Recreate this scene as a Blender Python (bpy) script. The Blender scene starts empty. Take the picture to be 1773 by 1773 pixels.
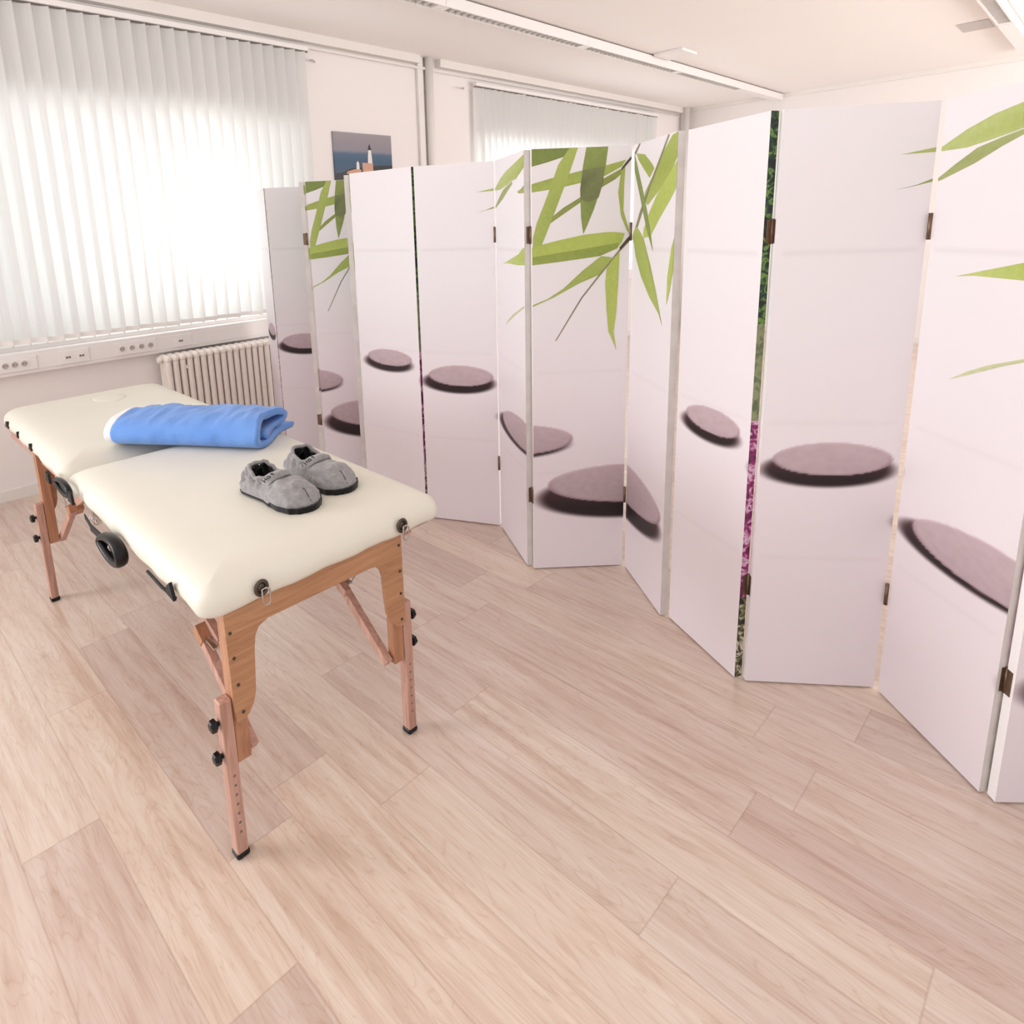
import bpy, bmesh, math, random
from mathutils import Vector, Matrix, noise
random.seed(7)
PI = math.pi
S = bpy.context.scene
C = S.collection

# ------------------------------------------------------------------ camera
def make_camera():
    yaw, pitch, roll = math.radians(46.37694), math.radians(-12.11113), math.radians(-2.13513)
    f = Vector((math.cos(pitch)*math.cos(yaw), math.cos(pitch)*math.sin(yaw), math.sin(pitch)))
    r = f.cross(Vector((0, 0, 1))).normalized(); u = r.cross(f)
    r2 = math.cos(roll)*r + math.sin(roll)*u
    u2 = -math.sin(roll)*r + math.cos(roll)*u
    cd = bpy.data.cameras.new('camera'); co = bpy.data.objects.new('camera', cd); C.objects.link(co)
    m = Matrix(((r2.x, u2.x, -f.x, 0), (r2.y, u2.y, -f.y, 0), (r2.z, u2.z, -f.z, 1.5224), (0, 0, 0, 1)))
    co.matrix_world = m
    cd.sensor_width = 36; cd.sensor_fit = 'HORIZONTAL'
    cd.lens = 1134.36/1773*36
    cd.shift_x = (886.5-764.03)/1773
    cd.shift_y = (633.39-886.5)/1773
    cd.clip_start = 0.02; cd.clip_end = 100
    S.camera = co
make_camera()

# ------------------------------------------------------------------ light
S.view_settings.view_transform = 'Standard'
S.view_settings.look = 'None'
S.view_settings.gamma = 1
S.view_settings.use_curve_mapping = False
S.view_settings.exposure = -0.25
w = bpy.data.worlds.new('world'); S.world = w; w.use_nodes = True
bg = w.node_tree.nodes['Background']
_t = w.node_tree; _g = _t.nodes.new('ShaderNodeNewGeometry'); _s = _t.nodes.new('ShaderNodeSeparateXYZ'); _r = _t.nodes.new('ShaderNodeMapRange')
_tc = _t.nodes.new('ShaderNodeTexCoord'); _t.links.new(_tc.outputs['Generated'], _s.inputs[0]); _t.links.new(_s.outputs['Z'], _r.inputs['Value'])
for _k, _v in (('From Min', -0.45), ('From Max', 0.1), ('To Min', 2.3), ('To Max', 1.1)): _r.inputs[_k].default_value = _v
_t.links.new(_r.outputs[0], bg.inputs[1]); bg.inputs[0].default_value = (1.0, 0.982, 0.972, 1)

def area(name, loc, rot, sx, sy, power, col=(1, 1, 1)):
    l = bpy.data.lights.new(name, 'AREA'); l.shape = 'RECTANGLE'; l.size = sx; l.size_y = sy
    l.energy = power; l.color = col
    o = bpy.data.objects.new(name, l); C.objects.link(o); o.location = loc; o.rotation_euler = rot
    return o
area('daylight_front_window', (1.3, 5.05, 1.70), (-PI/2, 0, 0), 4.2, 1.7, 4, (0.95, 0.98, 1.0))
area('daylight_rear_window', (6.5, 5.05, 1.70), (-PI/2, 0, 0), 4.0, 1.7, 100, (0.95, 0.98, 1.0))
area('low_sun_glow', (1.95, 4.95, 1.55), (-PI/2, 0, 0), 0.9, 0.6, 16, (1.0, 0.98, 0.95))

area('added_rear_fill', (6.2, -2.5, 1.6), (PI/2, 0, 0), 4.0, 1.6, 140, (1.0, 0.98, 0.97))  # added fill light to brighten the rear of the room; no window modelled here
area('added_side_fill', (-3.4, 4.35, 1.65), (-PI/2, 0, 0), 3.6, 1.6, 300, (0.97, 0.98, 1.0))  # added fill light out of view, gives the screens stronger light from the left
# ------------------------------------------------------------------ materials
def lin(c):
    return tuple((x/255/12.92 if x/255 <= 0.04045 else ((x/255+0.055)/1.055)**2.4) for x in c)
class NT:
    def __init__(s, name, rough=0.5, metal=0.0, spec=0.5):
        s.m = bpy.data.materials.new(name); s.m.use_nodes = True
        s.t = s.m.node_tree; s.p = s.t.nodes['Principled BSDF']; s.out = s.t.nodes['Material Output']
        s.p.inputs['Roughness'].default_value = rough; s.p.inputs['Metallic'].default_value = metal
        s.p.inputs['Specular IOR Level'].default_value = spec
    def n(s, typ, **kw):
        nd = s.t.nodes.new(typ)
        for k, v in kw.items(): setattr(nd, k, v)
        return nd
    def set(s, sock, v):
        if hasattr(v, 'is_output') or isinstance(v, bpy.types.NodeSocket): s.t.links.new(v, sock)
        else:
            if isinstance(v, tuple) and len(v) == 3 and sock.type == 'RGBA': v = v+(1,)
            sock.default_value = v
    def co(s, kind='Object'): return s.n('ShaderNodeTexCoord').outputs[kind]
    def math(s, op, a, b=0.0, c=0.0):
        nd = s.n('ShaderNodeMath', operation=op); s.set(nd.inputs[0], a); s.set(nd.inputs[1], b); s.set(nd.inputs[2], c)
        return nd.outputs[0]
    def sep(s, v):
        nd = s.n('ShaderNodeSeparateXYZ'); s.set(nd.inputs[0], v); return nd.outputs
    def comb(s, x, y, z):
        nd = s.n('ShaderNodeCombineXYZ')
        for i, v in enumerate((x, y, z)): s.set(nd.inputs[i], v)
        return nd.outputs[0]
    def scale(s, v, sc):
        nd = s.n('ShaderNodeVectorMath', operation='MULTIPLY'); s.set(nd.inputs[0], v); nd.inputs[1].default_value = sc
        return nd.outputs[0]
    def noise(s, v, sc, det=3.0, dist=0.0, rough=0.5):
        nd = s.n('ShaderNodeTexNoise'); s.set(nd.inputs['Vector'], v); nd.inputs['Scale'].default_value = sc
        nd.inputs['Detail'].default_value = det; nd.inputs['Distortion'].default_value = dist
        nd.inputs['Roughness'].default_value = rough
        return nd.outputs['Fac']
    def ramp(s, fac, stops):
        nd = s.n('ShaderNodeValToRGB'); s.set(nd.inputs[0], fac); e = nd.color_ramp.elements
        while len(e) < len(stops): e.new(0.5)
        for i, (p, c) in enumerate(stops): e[i].position = p; e[i].color = lin(c)+(1,)
        return nd.outputs[0]
    def mix(s, fac, a, b, mode='MIX'):
        nd = s.n('ShaderNodeMix', data_type='RGBA', blend_type=mode)
        s.set(nd.inputs[0], fac); s.set(nd.inputs[6], a); s.set(nd.inputs[7], b)
        return nd.outputs[2]
    def base(s, v): s.set(s.p.inputs['Base Color'], v); return s
    def bump(s, h, strength=0.2, dist=0.01):
        nd = s.n('ShaderNodeBump'); nd.inputs['Strength'].default_value = strength; nd.inputs['Distance'].default_value = dist
        s.set(nd.inputs['Height'], h); s.t.links.new(nd.outputs[0], s.p.inputs['Normal']); return s

def plain(name, c, rough=0.5, metal=0.0, spec=0.5, var=0.04, sc=6.0):
    m = NT(name, rough, metal, spec)
    nz = m.noise(m.co(), sc, 2)
    a = tuple(min(1, x*(1+var)) for x in lin(c)); b = tuple(x*(1-var) for x in lin(c))
    m.base(m.mix(nz, a+(1,), b+(1,)))
    return m.m

MT = {}
MT['wall'] = plain('wall_paint', (246, 240, 238), 0.85, var=0.012, sc=2)
MT['ceiling'] = plain('ceiling_paint', (248, 243, 241), 0.9, var=0.01, sc=1)
MT['trimw'] = plain('white_trim', (240, 235, 231), 0.5, var=0.02)
MT['plastic'] = plain('white_plastic', (245, 241, 239), 0.35, var=0.01)
MT['plasticg'] = plain('socket_grey', (196, 188, 184), 0.4)
MT['darkslot'] = plain('dark_slot', (110, 102, 98), 0.6)
MT['radiator'] = plain('radiator_enamel', (246, 237, 229), 0.4, var=0.02)
MT['black'] = plain('black_plastic', (12, 9, 10), 0.35, spec=0.3, var=0.2)
MT['strap'] = plain('black_webbing', (13, 10, 12), 0.7, var=0.2, sc=60)
MT['steel'] = plain('steel', (190, 182, 176), 0.3, 1.0)
MT['darkmetal'] = plain('dark_metal', (92, 84, 76), 0.35, 0.9)
MT['brass'] = plain('aged_hinge_metal', (120, 98, 82), 0.4, 0.8, var=0.25, sc=90)
MT['alu'] = plain('louvre_aluminium', (226, 220, 216), 0.4, 0.2, var=0.05)
MT['lampw'] = plain('lamp_white_enamel', (244, 240, 238), 0.35, var=0.01)
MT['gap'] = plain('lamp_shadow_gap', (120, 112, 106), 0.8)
MT['winframe'] = plain('window_frame_paint', (235, 232, 230), 0.4)

def floor_mat():
    m = NT('oak_vinyl_planks', 0.36, 0, 0.6)
    x, y, z = m.sep(m.co())
    W = 0.1835; L = 1.22
    rowf = m.math('DIVIDE', m.math('SUBTRACT', x, 0.137), W)
    row = m.math('FLOOR', rowf)
    wn = m.n('ShaderNodeTexWhiteNoise', noise_dimensions='1D'); m.set(wn.inputs['W'], row)
    yo = m.math('DIVIDE', m.math('ADD', y, m.math('MULTIPLY', wn.outputs['Value'], L)), L)
    idx = m.math('FLOOR', yo)
    wn2 = m.n('ShaderNodeTexWhiteNoise', noise_dimensions='2D'); m.set(wn2.inputs['Vector'], m.comb(row, idx, 0.0))
    rnd = wn2.outputs['Value']
    # grain: stretched along the plank, shifted per plank
    gx = m.math('ADD', x, m.math('MULTIPLY', rnd, 7.3)); gy = m.math('ADD', y, m.math('MULTIPLY', rnd, 31.0))
    v1 = m.comb(m.math('MULTIPLY', gx, 26.0), m.math('MULTIPLY', gy, 1.9), 0.0)
    g1 = m.noise(v1, 1.0, 5, 0.8, 0.6)
    v2 = m.comb(m.math('MULTIPLY', gx, 9.0), m.math('MULTIPLY', gy, 1.1), 0.0)
    g2 = m.noise(v2, 1.0, 3, 1.6, 0.55)
    v3 = m.comb(m.math('MULTIPLY', gx, 150.0), m.math('MULTIPLY', gy, 9.0), 0.0)
    g3 = m.noise(v3, 1.0, 3, 0.2, 0.6)
    # cathedral rings
    rings = m.math('FRACT', m.math('MULTIPLY', g2, 11.0))
    rl = m.math('MULTIPLY', m.math('ABSOLUTE', m.math('SUBTRACT', rings, 0.5)), 2.0)
    rl = m.math('POWER', rl, 3.0)
    tone = m.ramp(rnd, [(0.0, (210, 192, 182)), (0.35, (221, 207, 196)), (0.7, (228, 215, 201)), (1.0, (213, 199, 190))])
    dark = m.ramp(g1, [(0.28, (226, 208, 199)), (0.48, (246, 238, 233)), (0.70, (255, 254, 253))])
    col = m.mix(1.0, tone, dark, 'MULTIPLY')
    ringc = m.ramp(rl, [(0.0, (255, 255, 255)), (0.55, (250, 245, 241)), (1.0, (226, 208, 197))])
    col = m.mix(0.45, col, ringc, 'MULTIPLY')
    fine = m.ramp(g3, [(0.3, (232, 220, 214)), (0.55, (255, 255, 255))])
    col = m.mix(0.3, col, fine, 'MULTIPLY')
    # joints
    fx = m.math('FRACT', rowf); ex = m.math('MINIMUM', fx, m.math('SUBTRACT', 1.0, fx))
    fy = m.math('FRACT', yo); ey = m.math('MULTIPLY', m.math('MINIMUM', fy, m.math('SUBTRACT', 1.0, fy)), L/W)
    e = m.math('MINIMUM', ex, ey)
    j = m.ramp(e, [(0.0, (196, 176, 164)), (0.008, (200, 180, 168)), (0.016, (255, 255, 255))])
    col = m.mix(0.32, col, j, 'MULTIPLY')
    m.base(col)
    rr = m.math('ADD', 0.24, m.math('MULTIPLY', g1, 0.14)); m.set(m.p.inputs['Roughness'], rr)
    m.bump(m.math('ADD', m.math('MULTIPLY', g3, 0.4), g1), 0.06, 0.004)
    return m.m
MT['floor'] = floor_mat()
_p = MT['floor'].node_tree.nodes['Principled BSDF']; _p.inputs['Coat Weight'].default_value = 0.7; _p.inputs['Coat Roughness'].default_value = 0.22

def wood(name, c1, c2, axis, rough=0.45, grain=55.0):
    m = NT(name, rough)
    x, y, z = m.sep(m.co())
    a = [x, y, z]
    for i in range(3): a[i] = m.math('MULTIPLY', a[i], 4.0 if i == axis else grain)
    g = m.noise(m.comb(*a), 1.0, 4, 1.2, 0.6)
    m.base(m.ramp(g, [(0.3, c1), (0.65, c2)]))
    return m.m
MT['ply'] = wood('varnished_ply', (160, 112, 78), (188, 140, 104), 0)
MT['beech'] = wood('beech_leg', (168, 124, 108), (202, 160, 144), 2)
MT['beechd'] = wood('varnished_post', (158, 108, 78), (186, 134, 102), 2)

def vinyl():
    m = NT('cream_vinyl', 0.42, 0, 0.4)
    nz = m.noise(m.co(), 4, 3)
    m.base(m.mix(nz, lin((229, 225, 213))+(1,), lin((222, 218, 204))+(1,)))
    m.bump(m.noise(m.co(), 260, 2), 0.05, 0.001)
    return m.m
MT['vinyl'] = vinyl()

def cloth(name, c1, c2, sc=420, rough=0.95, big=9):
    m = NT(name, rough, 0, 0.15)
    a = m.noise(m.co(), sc, 2); b = m.noise(m.co(), big, 3)
    col = m.mix(m.math('MULTIPLY', m.math('ADD', a, b), 0.5), lin(c1)+(1,), lin(c2)+(1,))
    m.base(col); m.p.inputs['Sheen Weight'].default_value = 0.25; m.p.inputs['Sheen Roughness'].default_value = 0.5
    m.bump(a, 0.5, 0.002)
    return m.m
MT['towel'] = cloth('blue_fleece', (80, 131, 210), (130, 172, 234), 300)
MT['towelw'] = cloth('white_hem', (228, 226, 226), (244, 242, 240), 300)
MT['felt'] = cloth('grey_marl', (84, 82, 84), (190, 187, 188), 330, big=60)
MT['feltd'] = cloth('black_fleece', (14, 13, 15), (30, 28, 30), 300)
MT['ink'] = plain('dark_ink', (38, 36, 40), 0.8)

def slat_mat():
    m = NT('blind_fabric', 0.8)
    t = m.t
    x, y, z = m.sep(m.co())
    wv = m.noise(m.comb(m.math('MULTIPLY', x, 400.0), 0.0, m.math('MULTIPLY', z, 3.0)), 1, 2)
    colr = m.ramp(wv, [(0.3, (236, 236, 235)), (0.7, (246, 246, 245))])
    d = m.n('ShaderNodeBsdfDiffuse'); tr = m.n('ShaderNodeBsdfTranslucent')
    t.links.new(colr, d.inputs[0]); t.links.new(colr, tr.inputs[0])
    mx = m.n('ShaderNodeMixShader'); mx.inputs[0].default_value = 0.42
    t.links.new(d.outputs[0], mx.inputs[1]); t.links.new(tr.outputs[0], mx.inputs[2])
    t.links.new(mx.outputs[0], m.out.inputs[0])
    return m.m
MT['slat'] = slat_mat()

def glass():
    m = NT('window_glass', 0.02)
    t = m.t
    g = m.n('ShaderNodeBsdfGlossy'); g.inputs['Roughness'].default_value = 0.02
    tr = m.n('ShaderNodeBsdfTransparent'); tr.inputs[0].default_value = (0.96, 0.98, 0.98, 1)
    mx = m.n('ShaderNodeMixShader'); mx.inputs[0].default_value = 0.06
    t.links.new(tr.outputs[0], mx.inputs[1]); t.links.new(g.outputs[0], mx.inputs[2]); t.links.new(mx.outputs[0], m.out.inputs[0])
    return m.m
MT['glass'] = glass()

def vcol_mat(name, rough=0.5, streak=False):
    m = NT(name, rough, 0, 0.35)
    at = m.n('ShaderNodeVertexColor', layer_name='Col')
    col = at.outputs[0]
    if streak:
        nz = m.noise(m.co(), 60, 3)
        col = m.mix(0.35, col, m.ramp(nz, [(0.3, (215, 220, 205)), (0.7, (255, 255, 255))]), 'MULTIPLY')
    m.base(col)
    return m.m
MT['print'] = vcol_mat('printed_canvas', 0.5)
MT['leafprint'] = vcol_mat('printed_canvas_leaves', 0.5, True)
MT['canvasedge'] = plain('canvas_edge_white', (246, 242, 243), 0.55, var=0.01)
MT['canvasgrey'] = plain('canvas_edge_moss', (206, 200, 196), 0.6, var=0.18, sc=14)

def backprint():
    m = NT('orchid_back_print', 0.5)
    x, y, z = m.sep(m.co())
    nz = m.noise(m.co(), 28, 4, 1.5)
    fo = m.ramp(nz, [(0.38, (10, 22, 18)), (0.5, (28, 60, 40)), (0.56, (110, 150, 60)), (0.66, (24, 44, 34))])
    mag = m.ramp(nz, [(0.35, (70, 10, 50)), (0.5, (150, 30, 110)), (0.62, (225, 190, 215)), (0.7, (120, 20, 90))])
    bot = m.ramp(nz, [(0.4, (30, 20, 22)), (0.5, (120, 122, 80)), (0.6, (225, 215, 205)), (0.66, (60, 40, 44))])
    st = m.ramp(nz, [(0.4, (92, 104, 72)), (0.6, (140, 146, 108))])
    def step(a): return m.math('GREATER_THAN', z, a)
    c = m.mix(step(0.30), bot, mag); c = m.mix(step(0.90), c, st); c = m.mix(step(1.20), c, fo)
    m.base(c)
    return m.m
MT['back'] = backprint()

def picture_mat():
    m = NT('lighthouse_print', 0.4)
    x, y, z = m.sep(m.co())          # z up from the poster's lower edge
    nz = m.noise(m.scale(m.co(), (2, 2, 8)), 3, 3)
    zz = m.math('ADD', z, m.math('MULTIPLY', m.math('SUBTRACT', nz, 0.5), 0.02))
    c = m.ramp(m.math('DIVIDE', zz, 0.42), [(0.0, (70, 78, 96)), (0.45, (46, 82, 112)), (0.60, (70, 96, 124)), (0.66, (138, 134, 146)), (0.8, (146, 138, 146)), (1.0, (156, 148, 154))])
    m.base(c); return m.m
MT['poster'] = picture_mat()
MT['p_white'] = plain('poster_tower', (236, 228, 224), 0.4)
MT['p_brown'] = plain('poster_brick', (206, 158, 132), 0.4, var=0.2, sc=60)
MT['p_dark'] = plain('poster_rock', (36, 34, 38), 0.4, var=0.5, sc=60)

# ------------------------------------------------------------------ helpers
OW = {}            # world origin of every object
def empty(name, loc):
    o = bpy.data.objects.new(name, None); C.objects.link(o); o.empty_display_size = 0.05
    o.location = loc; OW[o.name] = Vector(loc); return o
def tag(o, label=None, cat=None, group=None, kind=None):
    if label: o['label'] = label
    if cat: o['category'] = cat
    if group: o['group'] = group
    if kind: o['kind'] = kind
    return o
def obj(name, bm, mats, parent=None, origin=None, smooth=False, mods=None):
    """bm in world coordinates; becomes one mesh object, origin at the parent's base (or given)."""
    if not isinstance(mats, (list, tuple)): mats = [mats]
    if origin is None:
        origin = OW[parent.name] if parent else None
    if origin is None:
        xs = [v.co for v in bm.verts]
        mn = Vector([min(v[i] for v in xs) for i in range(3)]); mx = Vector([max(v[i] for v in xs) for i in range(3)])
        origin = Vector(((mn.x+mx.x)/2, (mn.y+mx.y)/2, mn.z))
    origin = Vector(origin)
    bmesh.ops.translate(bm, verts=bm.verts, vec=-origin)
    me = bpy.data.meshes.new(name); bm.to_mesh(me); bm.free()
    for k in mats: me.materials.append(MT[k])
    if smooth:
        for p in me.polygons: p.use_smooth = True
    o = bpy.data.objects.new(name, me); C.objects.link(o)
    OW[o.name] = origin
    if parent: o.parent = parent; o.location = origin-OW[parent.name]
    else: o.location = origin
    if mods: mods(o)
    return o
def bevel(wd, seg=2):
    def f(o):
        b = o.modifiers.new('bevel', 'BEVEL'); b.width = wd; b.segments = seg; b.limit_method = 'ANGLE'
        o.data.polygons.foreach_set('use_smooth', [True]*len(o.data.polygons))
        w_ = o.modifiers.new('wn', 'WEIGHTED_NORMAL'); w_.keep_sharp = True
    return f
def BM(): return bmesh.new()
def box(bm, x0, x1, y0, y1, z0, z1, mat=0):
    vs = [bm.verts.new((x, y, z)) for z in (z0, z1) for x, y in ((x0, y0), (x1, y0), (x1, y1), (x0, y1))]
    for f in ((0, 3, 2, 1), (4, 5, 6, 7), (0, 1, 5, 4), (1, 2, 6, 5), (2, 3, 7, 6), (3, 0, 4, 7)):
        fc = bm.faces.new([vs[i] for i in f]); fc.material_index = mat
    return vs
def beam(bm, a, b, wx, wz, up=(1, 0, 0), mat=0):
    """square bar from a to b; wx along 'up' axis, wz along the other."""
    a = Vector(a); b = Vector(b); d = (b-a).normalized(); u = Vector(up); u = (u-d*u.dot(d)).normalized(); v = d.cross(u)
    vs = [bm.verts.new(p+u*sx*wx/2+v*sy*wz/2) for p in (a, b) for sx, sy in ((-1, -1), (1, -1), (1, 1), (-1, 1))]
    for f in ((0, 3, 2, 1), (4, 5, 6, 7), (0, 1, 5, 4), (1, 2, 6, 5), (2, 3, 7, 6), (3, 0, 4, 7)):
        fc = bm.faces.new([vs[i] for i in f]); fc.material_index = mat
    bmesh.ops.recalc_face_normals(bm, faces=bm.faces)
def tube(bm, pts, r, seg=10, closed=False, mat=0, flat=1.0, cap=True):
    pts = [Vector(p) for p in pts]; n = len(pts); rings = []
    ref = None
    for i, p in enumerate(pts):
        if closed: d = (pts[(i+1) % n]-pts[i-1]).normalized()
        else: d = (pts[min(i+1, n-1)]-pts[max(i-1, 0)]).normalized()
        if ref is None:
            ref = Vector((0, 0, 1)) if abs(d.z) < 0.9 else Vector((1, 0, 0))
        u = (ref-d*ref.dot(d)).normalized(); ref = u; v = d.cross(u)
        rr = r[i] if isinstance(r, (list, tuple)) else r
        rings.append([bm.verts.new(p+u*math.cos(t)*rr+v*math.sin(t)*rr*flat) for t in [2*PI*k/seg for k in range(seg)]])
    m = n if closed else n-1
    for i in range(m):
        A, B = rings[i], rings[(i+1) % n]
        for k in range(seg):
            f = bm.faces.new((A[k], A[(k+1) % seg], B[(k+1) % seg], B[k])); f.material_index = mat; f.smooth = True
    if not closed and cap:
        for R_ in (rings[0][::-1], rings[-1]):
            f = bm.faces.new(R_); f.material_index = mat
def cyl(bm, a, b, r, seg=20, mat=0): tube(bm, [a, b], r, seg, mat=mat)
def prism(bm, poly, axis, t0, t1, mat=0):
    """extrude a 2d polygon; axis 'y': poly is (x,z)."""
    def P(p, t): return (p[0], t, p[1]) if axis == 'y' else ((t, p[0], p[1]) if axis == 'x' else (p[0], p[1], t))
    A = [bm.verts.new(P(p, t0)) for p in poly]; B = [bm.verts.new(P(p, t1)) for p in poly]; n = len(poly)
    f1 = bm.faces.new(A); f2 = bm.faces.new(B[::-1]); fs = [f1, f2]
    for i in range(n): fs.append(bm.faces.new((A[i], B[i], B[(i+1) % n], A[(i+1) % n])))
    for f in fs: f.material_index = mat
    bmesh.ops.recalc_face_normals(bm, faces=fs)

# ------------------------------------------------------------------ room
YW, XB, ZC = 4.49, 9.05, 2.95      # window wall, rear wall, ceiling
XL, YN = -2.2, -2.6
def struct(name, bm, mats, **k):
    o = obj(name, bm, mats, **k); o['kind'] = 'structure'; return o
b = BM(); box(b, XL, XB, YN, YW, -0.06, 0); struct('floor', b, 'floor', origin=(0, 0, 0))
b = BM(); box(b, XL, XB, YN, YW, ZC, ZC+0.1); struct('ceiling', b, 'ceiling')
b = BM(); box(b, XB, XB+0.12, YN, YW+0.3, -0.06, ZC+0.1); struct('wall_back', b, 'wall')
WINS = [(-0.6, 2.93), (4.86, 8.15)]; WZ0, WZ1 = 0.90, 2.30
b = BM()
xs = [XL, WINS[0][0], WINS[0][1], WINS[1][0], WINS[1][1], XB]
for i in range(5):
    if i % 2 == 0: box(b, xs[i], xs[i+1], YW, YW+0.3, -0.06, ZC+0.1)
    else:
        box(b, xs[i], xs[i+1], YW, YW+0.3, -0.06, WZ0); box(b, xs[i], xs[i+1], YW, YW+0.3, WZ1, ZC+0.1)
struct('wall_window', b, 'wall')
for wi, (x0, x1) in enumerate(WINS):
    b = BM()
    y0, y1 = YW+0.12, YW+0.18
    n = 3; wd = (x1-x0)/n
    box(b, x0, x1, y0, y1, WZ0, WZ0+0.06); box(b, x0, x1, y0, y1, WZ1-0.06, WZ1)
    for k in range(n+1):
        xc = min(max(x0+k*wd, x0+0.035), x1-0.035); box(b, xc-0.035, xc+0.035, y0, y1, WZ0+0.06, WZ1-0.06)
    wf = struct('window_%d' % (wi+1), b, 'winframe')
    b = BM()
    for k in range(n): box(b, x0+k*wd+0.034, x0+(k+1)*wd-0.034, y0+0.025, y0+0.031, WZ0+0.05, WZ1-0.05)
    obj('pane', b, 'glass', parent=wf)
    b = BM(); box(b, x0, x1, YW+0.001, y0, WZ0-0.0, WZ0+0.012)
    obj('window_sill', b, 'trimw', parent=wf)
b = BM(); box(b, XL, XB, YW-0.014, YW, 0, 0.065); struct('baseboard_window', b, 'trimw')
b = BM(); box(b, XB-0.014, XB, YN, YW-0.014, 0, 0.065); struct('baseboard_back', b, 'trimw')
# boxed step under the ceiling along the window wall
b = BM(); box(b, XL, 4.10, YW-0.07, YW, 2.885, ZC); box(b, 4.34, XB, YW-0.07, YW, 2.885, ZC); struct('trim_1', b, 'trimw')
b = BM(); box(b, XB-0.05, XB, YN, YW-0.07, 2.905, ZC); struct('trim_2', b, 'trimw')
# heating pipe under it, riser pipes
b = BM(); cyl(b, (XL, YW-0.03, 2.858), (XB-0.2, YW-0.03, 2.858), 0.012, 12)
tag(obj('heating_pipe', b, 'trimw', smooth=False), 'thin white horizontal pipe under the ceiling along the window wall', 'pipe')
b = BM(); cyl(b, (4.22, YW-0.045, 0.888), (4.22, YW-0.045, ZC), 0.036, 20)
p1 = tag(obj('riser_pipe', b, 'trimw'), 'thicker white vertical pipe on the wall between the two windows', 'pipe')
b = BM(); box(b, 4.10, 4.165, YW-0.03, YW, 0.888, ZC)
tag(obj('cable_channel', b, 'trimw', mods=bevel(0.004)), 'flat white vertical cable channel left of the thick riser pipe', 'cable duct')
b = BM(); cyl(b, (8.93, YW-0.10, 0.0), (8.93, YW-0.10, ZC), 0.045, 20)
tag(obj('riser_pipe', b, 'trimw'), 'white vertical pipe in the far corner of the room', 'pipe')

# ------------------------------------------------------------------ vertical blinds
def blind(x0, x1, z0, z1, rz, label, pitch):
    root = empty('vertical_blind', ((x0+x1)/2, 4.42, z0)); tag(root, label, 'blind')
    b = BM(); box(b, x0, x1, 4.405, 4.45, z1+0.012, z1+0.045); obj('headrail', b, 'plastic', parent=root, mods=bevel(0.004))
    b = BM(); box(b, x0, x1, 4.422, 4.434, z1+0.004, z1+0.013); obj('track_slot', b, 'darkslot', parent=root)
    W_ = 0.112; N = 6; proto = None; n = int((x1-x0)/pitch)
    for i in range(n):
        x = x0+pitch*(i+0.5)
        a = rz+random.uniform(-0.10, 0.10)
        if proto is None:
            bm = BM(); g = []
            for k in range(N+1):
                t = k/N-0.5; g.append([bm.verts.new((t*W_, 0.010*(1-(2*t)**2), z)) for z in (0.0, z1-z0)])
            for k in range(N): bm.faces.new((g[k][0], g[k+1][0], g[k+1][1], g[k][1])).smooth = True
            me = bpy.data.meshes.new('slat'); bm.to_mesh(me); bm.free(); me.materials.append(MT['slat'])
            bm = BM(); box(bm, -0.05, 0.05, -0.003, 0.003, -0.016, 0.012); cyl(bm, (-0.045, 0, -0.016), (-0.045, 0, -0.03), 0.004, 6)
            me2 = bpy.data.meshes.new('slat_weight'); bm.to_mesh(me2); bm.free(); me2.materials.append(MT['plastic'])
            proto = bpy.data.objects.new('slat', me); pw = bpy.data.objects.new('slat_weight', me2)
            s_, w_ = proto, pw
        else: s_ = proto.copy(); w_ = pw.copy()
        C.objects.link(s_); s_.parent = root
        s_.location = (x-OW[root.name].x, random.uniform(-0.002, 0.002), random.uniform(-0.004, 0.004)); s_.rotation_euler = (0, 0, a)
        C.objects.link(w_); w_.parent = s_; w_.location = (0, 0.006, 0)
    return root
blind(-0.62, 2.965, 0.945, 2.805, math.radians(-26), 'wide white vertical slat blind across the bright window behind the massage table', 0.0885)
blind(4.78, 8.21, 0.945, 2.765, math.radians(-26), 'white vertical slat blind on the farther window, behind the folding screens', 0.0885)
for x, z, t in ((3.015, 2.765, 'beside the upper right end of the near blind'), (4.64, 2.745, 'left of the upper end of the farther blind')):
    b = BM(); tube(b, [(x-0.05, 4.40, z-0.012), (x+0.0, 4.43, z), (x+0.05, 4.485, z+0.006)], 0.006, 8)
    tag(obj('wall_hook', b, 'plasticg'), 'small grey wall hook '+t, 'hook', 'wall hooks')

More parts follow.
